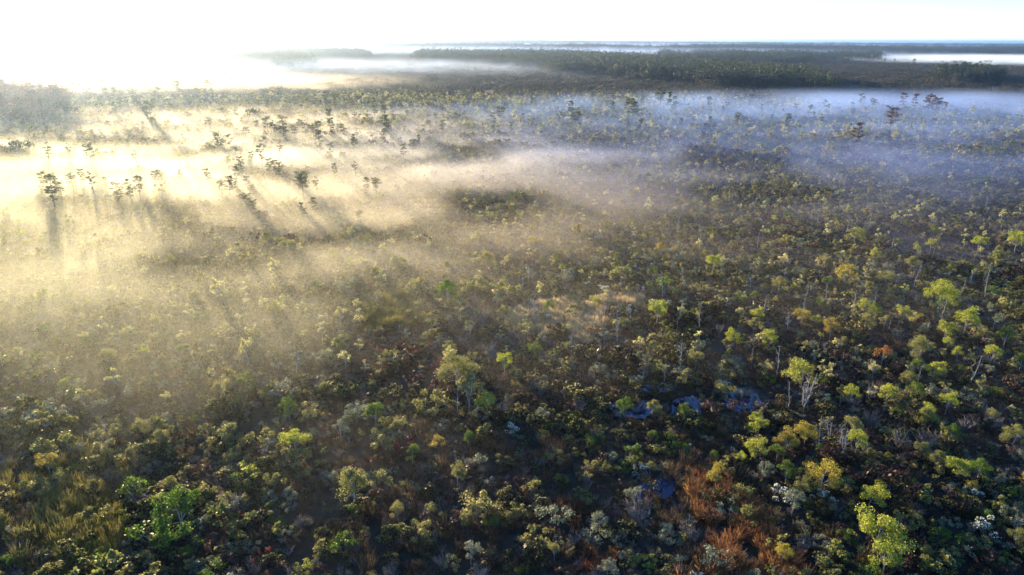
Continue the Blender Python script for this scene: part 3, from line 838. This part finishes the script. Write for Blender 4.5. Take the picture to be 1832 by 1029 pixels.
# ------------------------------------------------------------------ labels from landmarks
MARK = [(60,180,'in the glare by the purple wood'),(200,150,'in the sunlit mist beside the glare'),(330,150,'in the bright mist under the hazy wood'),(280,105,'in the tall row below the sun'),
 (120,275,'deep in the yellow mist bank'),(170,335,'at the near edge of the yellow mist'),(400,240,'in the open golden mist'),(420,320,'at the golden mist edge'),(510,230,'in the clump trailing long shadows'),
 (600,215,'in the golden mist beside the shadow clump'),(690,195,'where the golden mist meets the grey scrub'),(555,325,'by the big dark pine in the light rays'),(760,180,'in the grey scrub before the dark forest'),
 (900,190,'in the grey-brown marsh before the forest'),(1030,190,'in the paler marsh before the forest'),(1160,180,'in the blue shade before the forest'),(1290,180,'at the blue shade edge of the mist'),(1400,150,'along the near edge of the dark forest'),(1490,190,'in the thin blue mist'),(1560,180,'at the start of the blue mist bank'),(1640,185,'inside the blue mist bank'),
 (1620,115,'by the white mist near the horizon'),(1740,130,'on the wooded islet in white mist'),(780,290,'in the brown haze beyond the bushes'),(950,320,'in the dim middle marsh'),(1120,340,'in the violet-grey middle marsh'),(1300,330,'in the dark middle marsh under the blue mist'),(1480,340,'in the dark marsh under the cypresses'),(1700,330,'in the blue-black marsh under the mist'),
 (100,450,'in the green haze under the shadow rays'),(300,450,'in the olive haze under the shadow rays'),(490,430,'in the tan haze under the shadow rays'),(650,440,'in the brown haze above the yellow grass'),(850,430,'behind the ridge of olive trees'),(1010,430,'in the brown scrub behind the tan grass'),(1180,430,'in the olive scrub before the dead trees'),
 (1340,450,'among the first thin dead trees'),(1480,440,'among the grey dead trees'),(1620,430,'beside the purple debris patch'),(1780,430,'beyond the purple debris patch'),
 (60,600,'in the dim green haze'),(220,590,'in the hazy olive thicket'),(380,570,'in the thicket below the tan haze'),(520,560,'in the brown thicket beside the yellow grass'),(660,540,'around the yellow grass patch'),(780,500,'on the ridge of olive trees'),(900,520,'between the yellow and tan grass'),(1010,500,'just behind the tan grass'),(1110,530,'beside the tan grass and white flowers'),(1220,530,'in the green thicket past the tan grass'),
 (1340,560,'among the small lime trees'),(1460,530,'beside the leaning white snag'),(1570,540,'between the white snags'),(1700,530,'by the broad lime tree'),(1800,540,'by the tall leaning snag'),
 (60,720,'in the dark green gloom'),(220,700,'at the upper gloom edge'),(380,690,'in the brown gloom'),(520,700,'beside the sage bushes'),(650,660,'by the maroon brush'),(820,670,'around the tall olive tree'),(950,640,'below the tan grass'),(1080,640,'in the shade above the blue pool'),(1190,650,'in the blue-tinted brush'),(1290,690,'beside the blue pool'),
 (1400,640,'by the white-trunked trees'),(1500,620,'below the leaning white snag'),(1590,640,'by the orange-leaved tree'),(1700,630,'below the broad lime trees'),(1800,640,'in the black thicket under the lime trees'),
 (80,830,'in the yellow reeds'),(230,830,'above the big green tree'),(400,790,'on the gold bush ridge'),(530,800,'beside the pale lime tree'),(660,790,'in the maroon hollow'),(780,780,'below the tall olive tree'),(900,780,'in the dark brush beside the rusty tufts'),(1010,800,'by the rusty tufts'),(1120,810,'above the teal pool'),(1230,790,'above the rust grass'),(1360,780,'by the paired lime trees'),(1440,780,'by the golden trees under the dead fan'),(1530,790,'beside the fan of dead branches'),(1650,760,'in the black thicket past the dead fan'),(1780,780,'in the blackest thicket'),
 (50,960,'in the dark reeds at the picture edge'),(180,960,'in the reeds by the big green tree'),(300,940,'around the big green tree'),(430,900,'by the red bushes'),(520,960,'below the red bushes'),(640,900,'in the silvery grass'),(740,940,'below the silvery grass'),(860,910,'around the wide olive bush'),(960,950,'beside the orange tussock'),(1060,960,'under the orange tussock'),(1160,950,'around the teal pool'),(1300,900,'along the rust grass'),(1400,900,'by the white blossom beside the rust grass'),(1480,890,'under the golden tree'),(1580,940,'around the big lime tree'),(1680,900,'in the black thicket beside the big lime tree'),(1780,930,'around the large white blossom'),(1700,1010,'below the black thicket')]
cells = {}
for r in REG:
    d = [((r[2] - a) ** 2 + ((r[3] - b) * 1.5) ** 2 * 1.0, t) for a, b, t in [(m_[0], m_[1], m_[2]) for m_ in MARK] ] if False else [((r[2] - m_[0]) ** 2 + ((r[3] - m_[1]) * 1.4) ** 2, m_[2]) for m_ in MARK]
    t = min(d)[1]
    cells.setdefault((r[1], t), []).append(r)
for (look, t), rs_ in cells.items():
    rs_.sort(key=lambda r: r[2])
    n = len(rs_)
    for i, r in enumerate(rs_):
        if n == 1:
            lab = '%s %s' % (look, t)
        elif i == 0:
            lab = '%s %s, leftmost there' % (look, t)
        elif i == n - 1:
            lab = '%s %s, rightmost there' % (look, t)
        else:
            lab = '%s %s, %s from left' % (look, t, ORD[min(i, 19)])
        r[0]['label'] = r[4] or lab

# ------------------------------------------------------------------ air
def haze_box(x0, x1, y0, y1, z0, z1):
    V = np.array([(x, y, z) for z in (z0, z1) for y in (y0, y1) for x in (x0, x1)], float)
    F = np.array([(0, 2, 3, 1), (4, 5, 7, 6), (0, 1, 5, 4), (2, 6, 7, 3), (0, 4, 6, 2), (1, 3, 7, 5)])
    return V, F
m, nt = new_mat('haze_air')
pv = N(nt, 'ShaderNodeVolumePrincipled'); pv.inputs['Color'].default_value = (.52, .70, 1.0, 1); pv.inputs['Density'].default_value = .00007; pv.inputs['Anisotropy'].default_value = .8
o = N(nt, 'ShaderNodeOutputMaterial'); nt.links.new(pv.outputs[0], o.inputs['Volume'])
V, F = haze_box(-62000, 62000, -62000, 62000, -6, 80)
hz = link('haze', mk_mesh('haze', [(V, F, m)]))
tag(hz, 'thin pale morning haze over the whole bog', kind='stuff')

def bank_mat(dens, g=.6, nscale=2.0, colr=(.95, .96, 1), sz=(1, 1, 1)):
    m, nt = new_mat('mist'); L = nt.links.new
    tc = N(nt, 'ShaderNodeTexCoord')
    ln = N(nt, 'ShaderNodeVectorMath', operation='LENGTH'); L(tc.outputs['Object'], ln.inputs[0])
    fr = N(nt, 'ShaderNodeMapRange', interpolation_type='SMOOTHERSTEP'); fr.inputs['From Min'].default_value = 1.0; fr.inputs['From Max'].default_value = .1
    L(ln.outputs['Value'], fr.inputs['Value'])
    ge = N(nt, 'ShaderNodeNewGeometry')
    mp = N(nt, 'ShaderNodeMapping'); mp.inputs['Scale'].default_value = (.011, .016, .02)
    L(ge.outputs['Position'], mp.inputs['Vector'])
    nz = N(nt, 'ShaderNodeTexNoise'); nz.inputs['Scale'].default_value = nscale; nz.inputs['Detail'].default_value = 3.0; nz.inputs['Distortion'].default_value = .6
    L(mp.outputs[0], nz.inputs['Vector'])
    nr = N(nt, 'ShaderNodeMapRange'); nr.inputs['From Min'].default_value = .37; nr.inputs['From Max'].default_value = .63; nr.inputs['To Min'].default_value = .1; nr.inputs['To Max'].default_value = 1.45
    L(nz.outputs['Fac'], nr.inputs['Value'])
    a = N(nt, 'ShaderNodeMath', operation='MULTIPLY'); L(fr.outputs[0], a.inputs[0]); L(nr.outputs[0], a.inputs[1])
    b = N(nt, 'ShaderNodeMath', operation='MULTIPLY'); b.inputs[1].default_value = dens; L(a.outputs[0], b.inputs[0])
    pv = N(nt, 'ShaderNodeVolumePrincipled'); pv.inputs['Color'].default_value = (*colr, 1); pv.inputs['Anisotropy'].default_value = g
    L(b.outputs[0], pv.inputs['Density'])
    o = N(nt, 'ShaderNodeOutputMaterial'); L(pv.outputs[0], o.inputs['Volume'])
    return m

def ico(sub=3):
    import bmesh
    bm = bmesh.new(); bmesh.ops.create_uvsphere(bm, u_segments=28, v_segments=14, radius=1)
    me = bpy.data.meshes.new('mist_bank'); bm.to_mesh(me); bm.free(); return me

def bank(cx, cy_, rx, ry, rz, rot, dens, label, g=.5, step=9.0, nscale=2.0, colr=(.95, .96, 1)):
    P0, t = at(cx, cy_, 0)
    me = ico(); mt = bank_mat(dens, g, nscale, colr); me.materials.append(mt)
    # Cycles marches 1/10 of the mean box side per step at rate 1
    mt.cycles.volume_step_rate = max(step / ((rx + ry + rz) * 2 / 3 / 10), .02)
    o = link('mist_bank', me, loc=(P0[0], P0[1], 0)); o.scale = (rx, ry, rz); o.rotation_euler = (0, 0, rot)
    tag(o, label, kind='stuff')
    return o
SUN_TINT = (.93, .88, .74)  # sunlight's warmth put into the mist's own colour
bank(150, 315, 240, 130, 8, .15, .022, 'thick yellow sunlit mist bank', colr=(.93, .93, .68))  # yellow of the low sun mixed into the mist colour
bank(390, 240, 270, 170, 8, -.1, .015, 'golden mist bank trailing across the marsh', colr=SUN_TINT)
bank(540, 380, 180, 150, 8, .3, .007, 'thin tan mist over the middle scrub', colr=(.95, .84, .70))
bank(930, 380, 200, 190, 9, .0, .0035, 'faint brown haze added to brighten the middle bushes', colr=(.95, .82, .76))  # warm haze put in to lift the dim middle ground
bank(120, 500, 150, 110, 9, .1, .008, 'thin green-tinted mist over near scrub', colr=(.84, .92, .70))
bank(1620, 208, 420, 190, 15, .12, .015, 'blue mist bank under the cypresses', colr=(.38, .56, 1), g=.25)  # blue skylight painted into the mist colour
bank(1560, 290, 360, 150, 12, .0, .009, 'thin blue mist over the dark middle marsh', colr=(.38, .52, 1), g=.2)  # tinted blue to imitate sky-lit shade
bank(200, 150, 380, 240, 13, 0, .015, 'bright mist under the sun', colr=SUN_TINT, g=.45)
bank(600, 125, 600, 380, 20, .1, .0032, 'grey-blue mist before the dark forest', colr=(.62, .76, 1), g=.3, step=16)
bank(1840, 112, 520, 520, 20, .1, .015, 'white mist by the horizon', colr=(.72, .86, 1), g=.25, step=14)
bank(1000, 95, 1900, 800, 26, 0, .0027, 'pale mist beyond the dark forest', step=30, colr=(.45, .62, 1), g=.3)
bank(1300, 84, 3500, 1400, 34, 0, .0011, 'far blue mist below the horizon woods', step=50, colr=(.45, .62, 1), g=.3)
bank(-150, 92, 1300, 900, 30, 0, .002, 'glowing mist under the sunrise', step=40, colr=(1, .93, .8), g=.5)
